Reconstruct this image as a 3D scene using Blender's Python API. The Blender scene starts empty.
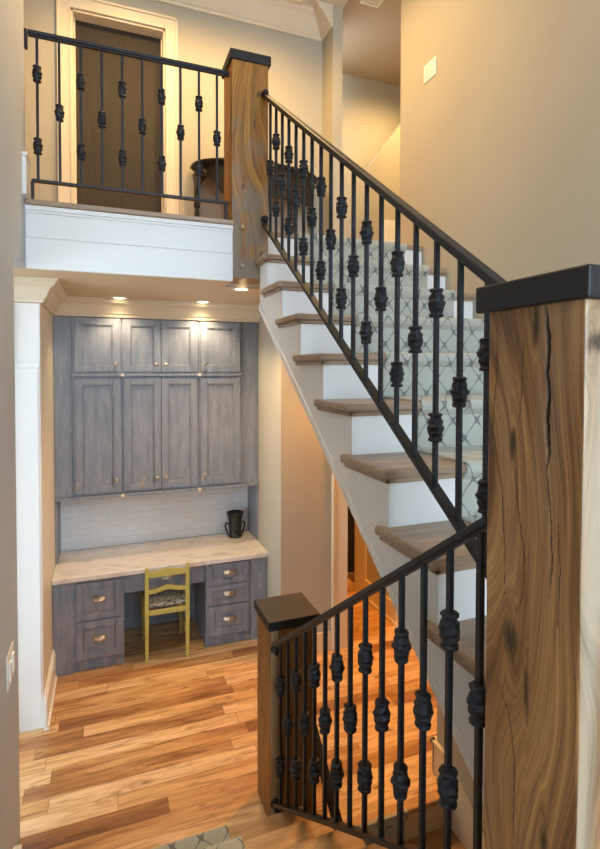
import bpy, math, random
from mathutils import Vector, Matrix, noise as mn
random.seed(7)
C = bpy.context.scene.collection
H = 2.3331
# ------------------------------------------------------------------ materials
def nt(name):
    m = bpy.data.materials.new(name); m.use_nodes = True
    t = m.node_tree; b = t.nodes['Principled BSDF']
    return m, t, b
def lk(t, a, b): t.links.new(a, b)
def N(t, kind, **kw):
    n = t.nodes.new(kind)
    for k, v in kw.items():
        if k in n.inputs.keys() if isinstance(k, str) and not hasattr(n, k) else False: n.inputs[k].default_value = v
        else: setattr(n, k, v)
    return n
def setin(n, **kw):
    for k, v in kw.items(): n.inputs[k.replace('_', ' ')].default_value = v
    return n
def ramp(t, stops, fac=None):
    r = t.nodes.new('ShaderNodeValToRGB')
    e = r.color_ramp.elements
    e[0].position, e[0].color = stops[0][0], (*stops[0][1], 1)
    e[1].position, e[1].color = stops[-1][0], (*stops[-1][1], 1)
    for p, c in stops[1:-1]:
        q = e.new(p); q.color = (*c, 1)
    if fac is not None: lk(t, fac, r.inputs['Fac'])
    return r
def coords(t, scale=(1, 1, 1), src='Object', loc=(0, 0, 0)):
    tc = t.nodes.new('ShaderNodeTexCoord'); mp = t.nodes.new('ShaderNodeMapping')
    mp.inputs['Scale'].default_value = scale; mp.inputs['Location'].default_value = loc
    lk(t, tc.outputs[src], mp.inputs['Vector']); return mp.outputs[0]
def noise(t, vec, scale=5, detail=4, rough=.5, dist=0):
    n = t.nodes.new('ShaderNodeTexNoise')
    setin(n, Scale=scale, Detail=detail, Roughness=rough, Distortion=dist)
    lk(t, vec, n.inputs['Vector']); return n.outputs['Fac']
def bump(t, b, h, strength=.2, dist=.01):
    n = t.nodes.new('ShaderNodeBump'); setin(n, Strength=strength, Distance=dist)
    lk(t, h, n.inputs['Height']); lk(t, n.outputs[0], b.inputs['Normal'])
def mix(t, a, b_, fac, mode='MIX'):
    n = t.nodes.new('ShaderNodeMix'); n.data_type = 'RGBA'; n.blend_type = mode
    for s, i in ((fac, 0), (a, 6), (b_, 7)):
        if isinstance(s, (int, float)): n.inputs[i].default_value = s
        elif isinstance(s, tuple): n.inputs[i].default_value = (*s, 1)
        else: lk(t, s, n.inputs[i])
    return n.outputs[2]
def math_(t, op, a, b_=None, c=None):
    n = t.nodes.new('ShaderNodeMath'); n.operation = op
    for i, s in enumerate((a, b_, c)):
        if s is None: continue
        if isinstance(s, (int, float)): n.inputs[i].default_value = s
        else: lk(t, s, n.inputs[i])
    return n.outputs[0]
def paint(name, col, rough=.6, var=.04, bscale=120, bs=.05):
    m, t, b = nt(name); v = coords(t)
    f = noise(t, v, 1.3, 2)
    r = ramp(t, [(.3, tuple(c * (1 - var) for c in col)), (.7, tuple(min(1, c * (1 + var)) for c in col))], f)
    lk(t, r.outputs[0], b.inputs['Base Color']); setin(b, Roughness=rough)
    bump(t, b, noise(t, v, bscale, 2), bs, .002)
    return m
def metal(name, col, rough=.35, metallic=1., bs=.1, scale=60):
    m, t, b = nt(name); v = coords(t); f = noise(t, v, scale, 3)
    r = ramp(t, [(.3, tuple(c * .75 for c in col)), (.7, tuple(min(1, c * 1.25) for c in col))], f)
    lk(t, r.outputs[0], b.inputs['Base Color']); setin(b, Roughness=rough, Metallic=metallic)
    bump(t, b, f, bs, .003); return m
def wood(name, cols, axis=0, rough=.4, scale=1., bs=.1):
    m, t, b = nt(name)
    s = [14., 14., 14.]; s[axis] = 1.1; s = tuple(x * scale for x in s)
    v = coords(t, s)
    f = noise(t, v, 2.2, 7, .62, .6)
    v2 = coords(t, tuple(x * 6 for x in s)); f2 = noise(t, v2, 2., 3)
    f3 = math_(t, 'ADD', math_(t, 'MULTIPLY', f, .78), math_(t, 'MULTIPLY', f2, .22))
    r = ramp(t, [(.3, cols[0]), (.5, cols[1]), (.72, cols[2])], f3)
    lk(t, r.outputs[0], b.inputs['Base Color']); setin(b, Roughness=rough)
    bump(t, b, f3, bs, .003); return m
M = {}
M['wall'] = paint('wall_paint', (.455, .425, .34), .75)
M['wall_left'] = paint('wall_paint_daylit', (.42, .475, .54), .7)  # cool daylight on the near left wall, put into its paint colour
M['white'] = paint('trim_white', (.80, .80, .78), .35, .015, 60, .02)
M['cream'] = paint('trim_cream', (.74, .66, .50), .4, .02, 60, .02)
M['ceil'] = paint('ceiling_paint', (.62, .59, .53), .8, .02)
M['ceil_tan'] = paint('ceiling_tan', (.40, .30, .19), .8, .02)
M['soffit'] = paint('soffit_paint', (.66, .55, .38), .75, .02)
M['dark_door'] = wood('dark_door_wood', ((.024, .018, .011), (.036, .027, .016), (.046, .034, .021)), 2, .75)
M['black'] = metal('wrought_iron', (.026, .030, .038), .47, .45, .25, 90)
M['blackcap'] = paint('black_cap_lacquer', (.010, .011, .013), .55, .15, 200, .05)
M['nickel'] = metal('aged_nickel', (.62, .56, .46), .28)
M['brass'] = metal('aged_brass', (.60, .47, .30), .3)
M['pewter'] = metal('dark_pewter', (.045, .047, .045), .42, .7, .4, 40)
M['tread'] = wood('oak_tread', ((.22, .145, .09), (.34, .24, .16), (.46, .35, .25)), 0, .38)
M['tread_amber'] = wood('oak_lower_tread', ((.30, .16, .06), (.45, .26, .11), (.58, .37, .18)), 0, .38)  # more orange oak: lower treads, landing, upper floor
M['blackwood'] = wood('ebonised_wood', ((.006, .004, .003), (.010, .007, .006), (.018, .013, .010)), 2, .4)
M['yellow'] = paint('mustard_green_paint', (.50, .44, .115), .5, .12, 30, .15)
M['dark'] = paint('dark_gap', (.02, .02, .02), .8)
M['plastic'] = paint('switch_plastic', (.84, .83, .79), .35, .01)
# worn slate-blue cabinet paint with rubbed brown spots
def cab():
    m, t, b = nt('distressed_slate_paint'); v = coords(t)
    base = ramp(t, [(.3, (.155, .185, .235)), (.7, (.275, .30, .345))], noise(t, coords(t, (9, 9, 1.4)), 3, 6, .65))
    spots = ramp(t, [(.66, (0, 0, 0)), (.72, (1, 1, 1))], noise(t, v, 9, 3, .6, .3))
    fac = math_(t, 'MULTIPLY', spots.outputs[0], .7)
    lk(t, mix(t, base.outputs[0], (.42, .31, .23), fac), b.inputs['Base Color']); setin(b, Roughness=.42)
    bump(t, b, noise(t, coords(t, (60, 60, 6)), 3, 3), .12, .002); return m
M['cab'] = cab()
def planks():
    m, t, b = nt('hickory_planks')
    tc = t.nodes.new('ShaderNodeTexCoord'); sp = t.nodes.new('ShaderNodeSeparateXYZ'); lk(t, tc.outputs['Object'], sp.inputs[0])
    X, Y = sp.outputs[0], sp.outputs[1]
    w = .108
    yr = math_(t, 'DIVIDE', Y, w); row = math_(t, 'FLOOR', yr); fy = math_(t, 'FRACT', yr)
    wn = t.nodes.new('ShaderNodeTexWhiteNoise'); wn.noise_dimensions = '1D'; lk(t, row, wn.inputs['W'])
    xo = math_(t, 'ADD', math_(t, 'DIVIDE', X, 1.15), math_(t, 'MULTIPLY', wn.outputs['Value'], 17.3))
    col = math_(t, 'FLOOR', xo); fx = math_(t, 'FRACT', xo)
    cb = t.nodes.new('ShaderNodeCombineXYZ'); lk(t, row, cb.inputs[0]); lk(t, col, cb.inputs[1])
    w2 = t.nodes.new('ShaderNodeTexWhiteNoise'); w2.noise_dimensions = '2D'; lk(t, cb.outputs[0], w2.inputs['Vector'])
    tone = w2.outputs['Value']
    # grain: shifted per plank
    ofs = t.nodes.new('ShaderNodeCombineXYZ'); lk(t, math_(t, 'MULTIPLY', tone, 31), ofs.inputs[0]); lk(t, math_(t, 'MULTIPLY', tone, 77), ofs.inputs[1])
    va = t.nodes.new('ShaderNodeVectorMath'); va.operation = 'ADD'; lk(t, tc.outputs['Object'], va.inputs[0]); lk(t, ofs.outputs[0], va.inputs[1])
    mp = t.nodes.new('ShaderNodeMapping'); mp.inputs['Scale'].default_value = (1.6, 13, 1); lk(t, va.outputs[0], mp.inputs[0])
    g = noise(t, mp.outputs[0], 2.0, 7, .6, 1.1)
    mp2 = t.nodes.new('ShaderNodeMapping'); mp2.inputs['Scale'].default_value = (7, 120, 1); lk(t, va.outputs[0], mp2.inputs[0])
    g2 = noise(t, mp2.outputs[0], 1.5, 3)
    big = noise(t, mp.outputs[0], .55, 3, .5, .8)
    tone = math_(t, 'ADD', math_(t, 'MULTIPLY', tone, .72), math_(t, 'MULTIPLY', math_(t, 'SUBTRACT', big, .36), 1.0))
    a = ramp(t, [(.0, (.19, .085, .032)), (.20, (.34, .165, .06)), (.38, (.55, .32, .13)), (.60, (.66, .43, .20)), (1., (.76, .56, .33))], tone)
    gr = ramp(t, [(.30, (.40, .30, .22)), (.42, (.78, .70, .62)), (.52, (1, .98, .95)), (.66, (1.12, 1.12, 1.12))], g)
    c1 = mix(t, a.outputs[0], gr.outputs[0], .85, 'MULTIPLY')
    gr2 = ramp(t, [(.3, (.8, .8, .8)), (.6, (1, 1, 1))], g2)
    c2 = mix(t, c1, gr2.outputs[0], .5, 'MULTIPLY')
    # knots
    mk = t.nodes.new('ShaderNodeMapping'); mk.inputs['Scale'].default_value = (2.2, 6, 1); lk(t, va.outputs[0], mk.inputs[0])
    vo = t.nodes.new('ShaderNodeTexVoronoi'); vo.inputs['Scale'].default_value = 1.3; lk(t, mk.outputs[0], vo.inputs['Vector'])
    kn = ramp(t, [(.03, (.35, .28, .22)), (.10, (1, 1, 1))], vo.outputs['Distance'])
    c3 = mix(t, c2, kn.outputs[0], 1., 'MULTIPLY')
    # seams
    e1 = math_(t, 'GREATER_THAN', math_(t, 'ABSOLUTE', math_(t, 'SUBTRACT', fy, .5)), .486)
    e2 = math_(t, 'GREATER_THAN', math_(t, 'ABSOLUTE', math_(t, 'SUBTRACT', fx, .5)), .4985)
    e = math_(t, 'MAXIMUM', e1, e2)
    c4 = mix(t, c3, (.10, .05, .02), math_(t, 'MULTIPLY', e, .6))
    lk(t, c4, b.inputs['Base Color']); setin(b, Roughness=.3)
    b.inputs['Coat Weight'].default_value = .25; b.inputs['Coat Roughness'].default_value = .15
    bump(t, b, math_(t, 'SUBTRACT', math_(t, 'MULTIPLY', g2, .3), e), .15, .002)
    return m
M['floor'] = planks()
def marble():
    m, t, b = nt('pale_stone_worktop'); v = coords(t, (1, 2.6, 1))
    f = noise(t, v, 4, 8, .62, 1.3)
    r = ramp(t, [(.3, (.52, .46, .40)), (.45, (.68, .63, .56)), (.55, (.74, .69, .63)), (.7, (.60, .52, .44))], f)
    lk(t, r.outputs[0], b.inputs['Base Color']); setin(b, Roughness=.16); return m
M['marble'] = marble()
def tile():
    m, t, b = nt('white_subway_tile')
    tc = t.nodes.new('ShaderNodeTexCoord'); sp = t.nodes.new('ShaderNodeSeparateXYZ'); lk(t, tc.outputs['Object'], sp.inputs[0])
    cb = t.nodes.new('ShaderNodeCombineXYZ'); lk(t, sp.outputs[0], cb.inputs[0]); lk(t, sp.outputs[2], cb.inputs[1])
    br = t.nodes.new('ShaderNodeTexBrick'); lk(t, cb.outputs[0], br.inputs['Vector'])
    br.inputs['Color1'].default_value = (.74, .76, .77, 1); br.inputs['Color2'].default_value = (.80, .81, .82, 1)
    br.inputs['Mortar'].default_value = (.69, .70, .70, 1)
    setin(br, Scale=1., Brick_Width=.15, Row_Height=.062) if False else None
    br.inputs['Scale'].default_value = 1; br.inputs['Brick Width'].default_value = .15; br.inputs['Row Height'].default_value = .052
    br.inputs['Mortar Size'].default_value = .003
    lk(t, br.outputs['Color'], b.inputs['Base Color']); setin(b, Roughness=.15)
    bump(t, b, math_(t, 'SUBTRACT', 1., br.outputs['Fac']), .15, .002); return m
M['tile'] = tile()
def carpet(name='trellis_carpet', w=.13, h=.17):
    m, t, b = nt(name)
    tc = t.nodes.new('ShaderNodeTexCoord'); sp = t.nodes.new('ShaderNodeSeparateXYZ'); lk(t, tc.outputs['UV'], sp.inputs[0])
    U, V = sp.outputs[0], sp.outputs[1]
    nz = noise(t, tc.outputs['UV'], 9, 2)
    d = math_(t, 'MULTIPLY', math_(t, 'SUBTRACT', nz, .5), .9)
    ca = math_(t, 'COSINE', math_(t, 'MULTIPLY', U, 2 * math.pi / w))
    cb_ = math_(t, 'COSINE', math_(t, 'ADD', math_(t, 'MULTIPLY', V, 2 * math.pi / h), d))
    f = math_(t, 'ABSOLUTE', math_(t, 'ADD', ca, cb_))
    wob = noise(t, tc.outputs['UV'], 60, 2)
    f2 = math_(t, 'ADD', f, math_(t, 'MULTIPLY', math_(t, 'SUBTRACT', wob, .5), .35))
    r = ramp(t, [(.08, (.19, .20, .19)), (.19, (.50, .51, .44))], f2)
    tuft = noise(t, tc.outputs['UV'], 420, 2)
    c = mix(t, r.outputs[0], ramp(t, [(.35, (.72, .72, .72)), (.65, (1, 1, 1))], tuft).outputs[0], .8, 'MULTIPLY')
    lk(t, c, b.inputs['Base Color']); setin(b, Roughness=.95)
    b.inputs['Sheen Weight'].default_value = .2
    bump(t, b, tuft, .5, .004); return m
M['carpet'] = carpet()
def floral():
    m, t, b = nt('floral_seat_fabric'); v = coords(t)
    vo = t.nodes.new('ShaderNodeTexVoronoi'); vo.inputs['Scale'].default_value = 22; lk(t, v, vo.inputs['Vector'])
    nz = noise(t, v, 13, 3, .6, 2.5)
    r = ramp(t, [(.38, (.05, .055, .05)), (.47, (.42, .38, .26)), (.53, (.70, .66, .52)), (.60, (.10, .11, .12))], nz)
    lk(t, r.outputs[0], b.inputs['Base Color']); setin(b, Roughness=.9); return m
M['floral'] = floral()
def timber_mat(name, lo, mid, hi, pale=(.62, .50, .36), grey=None):
    m, t, b = nt(name)
    at = t.nodes.new('ShaderNodeAttribute'); at.attribute_name = 'flow'
    mp = t.nodes.new('ShaderNodeMapping'); mp.inputs['Scale'].default_value = (9, .9, 1); lk(t, at.outputs['Vector'], mp.inputs[0])
    g = noise(t, mp.outputs[0], 1., 8, .66, .9)
    mp2 = t.nodes.new('ShaderNodeMapping'); mp2.inputs['Scale'].default_value = (90, 3, 1); lk(t, at.outputs['Vector'], mp2.inputs[0])
    g2 = noise(t, mp2.outputs[0], 1., 4, .6)
    mp3 = t.nodes.new('ShaderNodeMapping'); mp3.inputs['Scale'].default_value = (5, 150, 1); lk(t, at.outputs['Vector'], mp3.inputs[0])
    g3 = noise(t, mp3.outputs[0], 1., 2)
    f = math_(t, 'ADD', math_(t, 'MULTIPLY', g, .7), math_(t, 'MULTIPLY', g2, .3))
    r = ramp(t, [(.30, lo), (.43, tuple((a + c) / 2 for a, c in zip(lo, mid))), (.53, mid), (.70, hi)], f)
    c = mix(t, r.outputs[0], ramp(t, [(.3, (.8, .8, .8)), (.55, (1, 1, 1))], g3).outputs[0], .35, 'MULTIPLY')
    mp4 = t.nodes.new('ShaderNodeMapping'); mp4.inputs['Scale'].default_value = (3.2, .9, 1); lk(t, at.outputs['Vector'], mp4.inputs[0])
    c = mix(t, c, ramp(t, [(.34, (.50, .42, .36)), (.5, (1, 1, 1)), (.66, (1.18, 1.22, 1.25))], noise(t, mp4.outputs[0], 1., 4, .6, 1.2)).outputs[0], .85, 'MULTIPLY')
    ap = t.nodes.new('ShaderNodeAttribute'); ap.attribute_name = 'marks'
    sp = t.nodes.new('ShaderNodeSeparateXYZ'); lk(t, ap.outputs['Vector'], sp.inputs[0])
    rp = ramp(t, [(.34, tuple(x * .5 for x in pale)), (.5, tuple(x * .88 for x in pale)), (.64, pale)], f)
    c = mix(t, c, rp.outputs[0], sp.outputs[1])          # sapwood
    if grey: c = mix(t, c, mix(t, tuple(x * .45 for x in grey), grey, f), sp.outputs[2])   # weathered zone
    c = mix(t, c, (.016, .009, .006), sp.outputs[0])     # cracks, knots
    lk(t, c, b.inputs['Base Color']); setin(b, Roughness=.42)
    bump(t, b, f, .25, .003); return m
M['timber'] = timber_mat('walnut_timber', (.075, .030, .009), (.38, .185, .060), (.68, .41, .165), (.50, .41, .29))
M['timber_up'] = timber_mat('golden_timber', (.13, .045, .007), (.42, .185, .028), (.60, .31, .06), (.6, .45, .28), (.34, .245, .155))
M['timber_low'] = timber_mat('amber_timber', (.10, .04, .01), (.27, .12, .028), (.42, .21, .055), (.50, .38, .22))
def emit(name, col, s):
    m, t, b = nt(name); b.inputs['Emission Color'].default_value = (*col, 1); b.inputs['Emission Strength'].default_value = s
    return m
M['lens'] = emit('lamp_lens', (1., .80, .52), 14)

# ------------------------------------------------------------------ mesh builder
class MB:
    def __init__(s): s.v = []; s.f = []; s.uv = None; s.smooth = False
    def add(s, vs, fs):
        n = len(s.v); s.v += [tuple(v) for v in vs]; s.f += [tuple(i + n for i in f) for f in fs]; return s
    def box(s, x0, x1, y0, y1, z0, z1):
        return s.add([(x0, y0, z0), (x1, y0, z0), (x1, y1, z0), (x0, y1, z0), (x0, y0, z1), (x1, y0, z1), (x1, y1, z1), (x0, y1, z1)],
                     [(0, 3, 2, 1), (4, 5, 6, 7), (0, 1, 5, 4), (1, 2, 6, 5), (2, 3, 7, 6), (3, 0, 4, 7)])
    def prism(s, pts, ax, a0, a1):
        """pts in the two other axes (order x,y,z without ax), extruded along ax"""
        def mk(p, a):
            q = list(p); q.insert(ax, a); return tuple(q)
        n = len(pts); vs = [mk(p, a0) for p in pts] + [mk(p, a1) for p in pts]
        fs = [tuple(range(n))[::-1], tuple(range(n, 2 * n))] + [(i, (i + 1) % n, n + (i + 1) % n, n + i) for i in range(n)]
        area = sum(pts[i][0] * pts[(i + 1) % n][1] - pts[(i + 1) % n][0] * pts[i][1] for i in range(n))
        if (area < 0) != (ax == 1): fs = [f[::-1] for f in fs]
        return s.add(vs, fs)
    def bar(s, p0, p1, w, h, up=(0, 0, 1)):
        """square bar from p0 to p1: w sideways, h upwards"""
        p0, p1 = Vector(p0), Vector(p1); d = (p1 - p0).normalized(); u = Vector(up)
        r = d.cross(u).normalized(); u = r.cross(d).normalized()
        vs = []
        for p in (p0, p1):
            for a, b_ in ((-1, -1), (1, -1), (1, 1), (-1, 1)): vs.append(p + r * a * w / 2 + u * b_ * h / 2)
        return s.add(vs, [(0, 3, 2, 1)[::-1], (4, 5, 6, 7)[::-1], (0, 1, 5, 4)[::-1], (1, 2, 6, 5)[::-1], (2, 3, 7, 6)[::-1], (3, 0, 4, 7)[::-1]])
    def lathe(s, c, prof, seg=16, axis=2, wob=0, cap=True, phase=0, squash=1.):
        """prof: list of (radius, height along axis)"""
        n0 = len(prof); vs = []
        for r, h in prof:
            for k in range(seg):
                a = 2 * math.pi * k / seg + phase; rr = r * (1 + wob * math.sin(k * 5.1 + h * 233))
                p = [rr * math.cos(a), rr * math.sin(a) * squash]
                if axis == 2: q = (p[0], p[1], h)
                elif axis == 1: q = (p[0], h, p[1])
                else: q = (h, p[0], p[1])
                vs.append((c[0] + q[0], c[1] + q[1], c[2] + q[2]))
        fs = []
        for i in range(n0 - 1):
            for k in range(seg):
                a, b_ = i * seg + k, i * seg + (k + 1) % seg
                f = (a, b_, b_ + seg, a + seg); fs.append(f if axis != 1 else f[::-1])
        if cap:
            f0 = tuple(range(seg))[::-1]; f1 = tuple(range((n0 - 1) * seg, n0 * seg))
            fs += [f0, f1] if axis != 1 else [f0[::-1], f1[::-1]]
        return s.add(vs, fs)
    def tube(s, pts, r, seg=10):
        pts = [Vector(p) for p in pts]; n = len(pts); vs = []; prev = None
        for i, p in enumerate(pts):
            d = (pts[min(i + 1, n - 1)] - pts[max(i - 1, 0)]).normalized()
            ref = prev if prev else (Vector((0, 0, 1)) if abs(d.z) < .9 else Vector((1, 0, 0)))
            u = (ref - d * ref.dot(d)).normalized(); prev = u; w = d.cross(u)
            rr = r[i] if isinstance(r, (list, tuple)) else r
            for k in range(seg):
                a = 2 * math.pi * k / seg; vs.append(p + (u * math.cos(a) + w * math.sin(a)) * rr)
        fs = [(i * seg + k, i * seg + (k + 1) % seg, (i + 1) * seg + (k + 1) % seg, (i + 1) * seg + k) for i in range(n - 1) for k in range(seg)]
        fs += [tuple(range(seg))[::-1], tuple(range((n - 1) * seg, n * seg))]
        return s.add(vs, fs)
    def build(s, name, mat, parent=None, bevel=0, smooth=False, seg=2, loc=None, root=None):
        me = bpy.data.meshes.new(name)
        off = Vector((0, 0, 0)); p = parent
        while p is not None: off += Vector(p.location); p = p.parent
        if loc is not None: off2 = Vector(loc) - off
        else: off2 = Vector((0, 0, 0))
        tot = off + off2
        me.from_pydata([tuple(Vector(v) - tot) for v in s.v], [], s.f)
        if s.uv:
            l = me.uv_layers.new(name='UVMap')
            for lp in me.loops: l.data[lp.index].uv = s.uv[lp.vertex_index]
        o = bpy.data.objects.new(name, me); C.objects.link(o); o.parent = parent; o.location = off2
        me.materials.append(M[mat] if isinstance(mat, str) else mat)
        if smooth:
            for q in me.polygons: q.use_smooth = True
        if bevel:
            md = o.modifiers.new('bevel', 'BEVEL'); md.width = bevel; md.segments = seg; md.limit_method = 'ANGLE'; md.angle_limit = .6
        return o
def tag(o, label=None, cat=None, group=None, kind=None):
    for k, v in (('label', label), ('category', cat), ('group', group), ('kind', kind)):
        if v: o[k] = v
    return o
def empty(name, loc, label, cat, group=None):
    o = bpy.data.objects.new(name, None); C.objects.link(o); o.location = loc; o.empty_display_size = .1
    return tag(o, label, cat, group)
def struct(mb, name, mat, bevel=0, label=None):
    return tag(mb.build(name, mat, None, bevel), label, None, None, 'structure')
def bx(*a): return MB().box(*a)

# ------------------------------------------------------------------ levels
LZ = 1.124            # landing
FZ = 3.262            # upper floor
SZ = 2.888            # lower ceiling
CZ = 5.72             # top ceiling
WL, WR = -.414, 2.265  # left and right wall faces
YF = 3.2158           # fascia
def un(k): return 1.267 + .2961 * k, 1.7629 + .2128 * k      # upper flight nosings
def ln(j): return 2.305 - .275 * (j - 1), .1873 * j            # lower flight nosings

# ------------------------------------------------------------------ shell
m = MB()
m.box(-5, .865, -.2, 7, -.05, 0); m.box(.865, 1.77, 2.30, 7, -.05, 0); m.box(1.77, 4.2, 2.0, 7, -.05, 0)
struct(m, 'floor', 'floor')
m = MB(); m.box(-5, .865, -3, -.2, -.05, 0); struct(m, 'floor_back', 'floor')
# left wall (near) : solid down to the floor until y=3.0, header above
m = MB(); m.prism([(-3, -.0), (2.80, -.0), (2.80, SZ), (3.235, SZ), (3.235, CZ), (-3, CZ)], 0, WL - .13, WL)
struct(m, 'wall_left', 'wall_left')
m = MB(); m.box(WR, WR + .13, -3, 2.44, -1.5, CZ); m.box(WR, WR + .13, 2.44, 3.69, 2.1, CZ)
struct(m, 'wall_right', 'wall')
# back wall with a tall window towards the daylight
m = MB(); m.box(WL - .13, WR + .13, -3.1, -3, -.05, 1.35); m.box(WL - .13, WR + .13, -3.1, -3, 5.3, CZ)
m.box(WL - .13, -.25, -3.1, -3, 1.35, 5.3); m.box(2.1, WR + .13, -3.1, -3, 1.35, 5.3)
struct(m, 'wall_back', 'wall')
w = struct(MB().box(-.25, 2.1, -3.08, -3.02, 1.35, 1.41).box(-.25, 2.1, -3.08, -3.02, 5.24, 5.3).box(-.25, -.19, -3.08, -3.02, 1.41, 5.24).box(2.04, 2.1, -3.08, -3.02, 1.41, 5.24)
           .box(.9, .95, -3.08, -3.02, 1.41, 5.24).box(-.19, 2.04, -3.08, -3.02, 3.3, 3.35), 'window_1', 'white')
# side room to the left, with its own window, and the closed ends of the passage
struct(MB().box(-2.4, -.53, .9, 1.0, 0, SZ).box(-2.4, -1.4, 3.65, 3.75, 0, SZ).box(-2.5, -2.4, .9, 1.3, 0, SZ).box(-2.5, -2.4, 3.3, 3.75, 0, SZ)
       .box(-2.5, -2.4, 1.3, 3.3, 0, .3).box(-2.5, -2.4, 1.3, 3.3, 2.65, SZ), 'wall_room_left', 'wall')
struct(MB().box(-2.49, -2.41, 1.3, 3.3, .3, .36).box(-2.49, -2.41, 1.3, 3.3, 2.59, 2.65).box(-2.49, -2.41, 1.3, 1.36, .36, 2.59).box(-2.49, -2.41, 3.24, 3.3, .36, 2.59).box(-2.48, -2.42, 2.28, 2.33, .36, 2.59), 'window_2', 'white')
struct(MB().box(2.57, 4.3, 2.44, 2.54, 0, SZ).box(4.2, 4.3, 2.54, 5.35, 0, SZ), 'wall_passage_side', 'wall')
# landing
m = MB(); m.prism([(WL, -3), (WR, -3), (WR, .695), (1.02, .695), (1.02, .92), (WL, .92)], 2, LZ - .22, LZ)
struct(m, 'floor_landing', 'tread_amber', .006)
# ceilings
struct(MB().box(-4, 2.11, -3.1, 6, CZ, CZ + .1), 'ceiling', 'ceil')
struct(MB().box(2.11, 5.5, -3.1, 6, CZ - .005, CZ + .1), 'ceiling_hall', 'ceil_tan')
# upper floor slab; its underside is the lower ceiling
m = MB(); m.box(-4, .757, 3.235, 6, SZ + .02, FZ - .03); m.box(.757, 1.0, 3.485, 6, SZ + .02, FZ - .03); m.box(1.0, 5.5, 3.375, 6, SZ + .02, FZ - .03)
struct(m, 'floor_upper_slab', 'white')
m = MB(); m.box(-4, .757, 3.235, 6, FZ - .03, FZ); m.box(.757, 1.0, 3.485, 6, FZ - .03, FZ); m.box(1.0, 5.5, 3.37, 6, FZ - .03, FZ)
struct(m, 'floor_upper', 'tread_amber')
m = MB(); m.box(-4, .757, 3.235, 6, SZ, SZ + .02); m.box(.757, 1.0, 3.485, 6, SZ, SZ + .02); m.box(1.0, 4.2, 3.485, 6, SZ, SZ + .02); m.box(-4, WL - .13, -3, 3.235, SZ, SZ + .02)
struct(m, 'ceiling_lower', 'soffit')
# fascia boards, bead and wooden nosing
m = MB(); m.box(WL, .755, YF, 3.234, SZ - .004, FZ - .03)
m.box(WL, .755, YF - .010, YF, 3.055, 3.066); m.box(WL, .755, YF - .005, YF, SZ - .004, 3.055)
m.box(WL, .755, YF - .016, YF, FZ - .055, FZ - .03); m.box(WL, .755, YF - .008, YF, FZ - .07, FZ - .055)
struct(m, 'trim_1', 'white', .003)
struct(MB().box(WL, .755, YF - .028, 3.3, FZ - .029, FZ + .001), 'trim_2', 'tread', .008)
# upper far wall with door opening
dx0, dx1, dz = -.255, .503, 5.295
m = MB(); m.box(-4, dx0, 4.7, 4.82, FZ, CZ); m.box(dx1, 2.0, 4.7, 4.82, FZ, CZ); m.box(dx0, dx1, 4.7, 4.82, dz, CZ)
m.box(2.0, 2.10, 4.45, 4.82, FZ, CZ)
struct(m, 'wall_far', 'wall')
struct(MB().box(-4.1, -4, 3.2, 6, FZ, CZ).box(-4, WL - .13, 3.1, 3.2, FZ, CZ), 'wall_hall_left', 'wall')
struct(MB().box(2.10, 5.5, 5.42, 5.5, FZ, CZ).box(5.4, 5.5, 3.7, 5.42, FZ, CZ).box(WR + .13, 5.4, 3.57, 3.69, FZ, CZ), 'wall_hall', 'wall')
# sloping half wall of the upper stair, seen past the corner
def hx(u): return u
m = MB(); m.prism([(2.12, FZ), (2.12, 4.346), (2.779, 4.596), (3.539, 5.600), (5.4, 5.600), (5.4, FZ)], 1, 5.18, 5.30)
struct(m, 'wall_stair_slope', 'wall')
# crown mouldings, upper
def crown(z0, z1, d):
    """profile (distance from wall, z)"""
    return [(0, z0), (.018, z0), (.024, z0 + .02), (.035, z0 + .03), (d - .05, z1 - .055), (d - .02, z1 - .035), (d - .012, z1 - .015), (d, z1 - .012), (d, z1), (0, z1)]
def sweep(m, path, prof):
    """crown run along a plan path, room on the right-hand side, mitred at the corners"""
    n = len(path); P = [Vector(p) for p in path]; k_ = len(prof); vs = []
    for i in range(n):
        d1_ = (P[i] - P[i - 1]).normalized() if i else (P[1] - P[0]).normalized()
        d2_ = (P[i + 1] - P[i]).normalized() if i < n - 1 else d1_
        n1 = Vector((d1_.y, -d1_.x)); n2 = Vector((d2_.y, -d2_.x)); b_ = (n1 + n2).normalized(); q = 1 / b_.dot(n1)
        for a, z in prof: vs.append((P[i].x + b_.x * a * q, P[i].y + b_.y * a * q, z))
    fs = []
    for i in range(n - 1):
        for c in range(k_):
            fs.append((i * k_ + c, i * k_ + (c + 1) % k_, (i + 1) * k_ + (c + 1) % k_, (i + 1) * k_ + c)[::-1])
    fs += [tuple(range(k_)), tuple(range((n - 1) * k_, n * k_))[::-1]]
    return m.add(vs, fs)
m = sweep(MB(), [(-4, 4.7), (2.0, 4.7), (2.0, 4.45)], crown(5.52, CZ, .17))
struct(m, 'trim_3', 'cream', .002)
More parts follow.
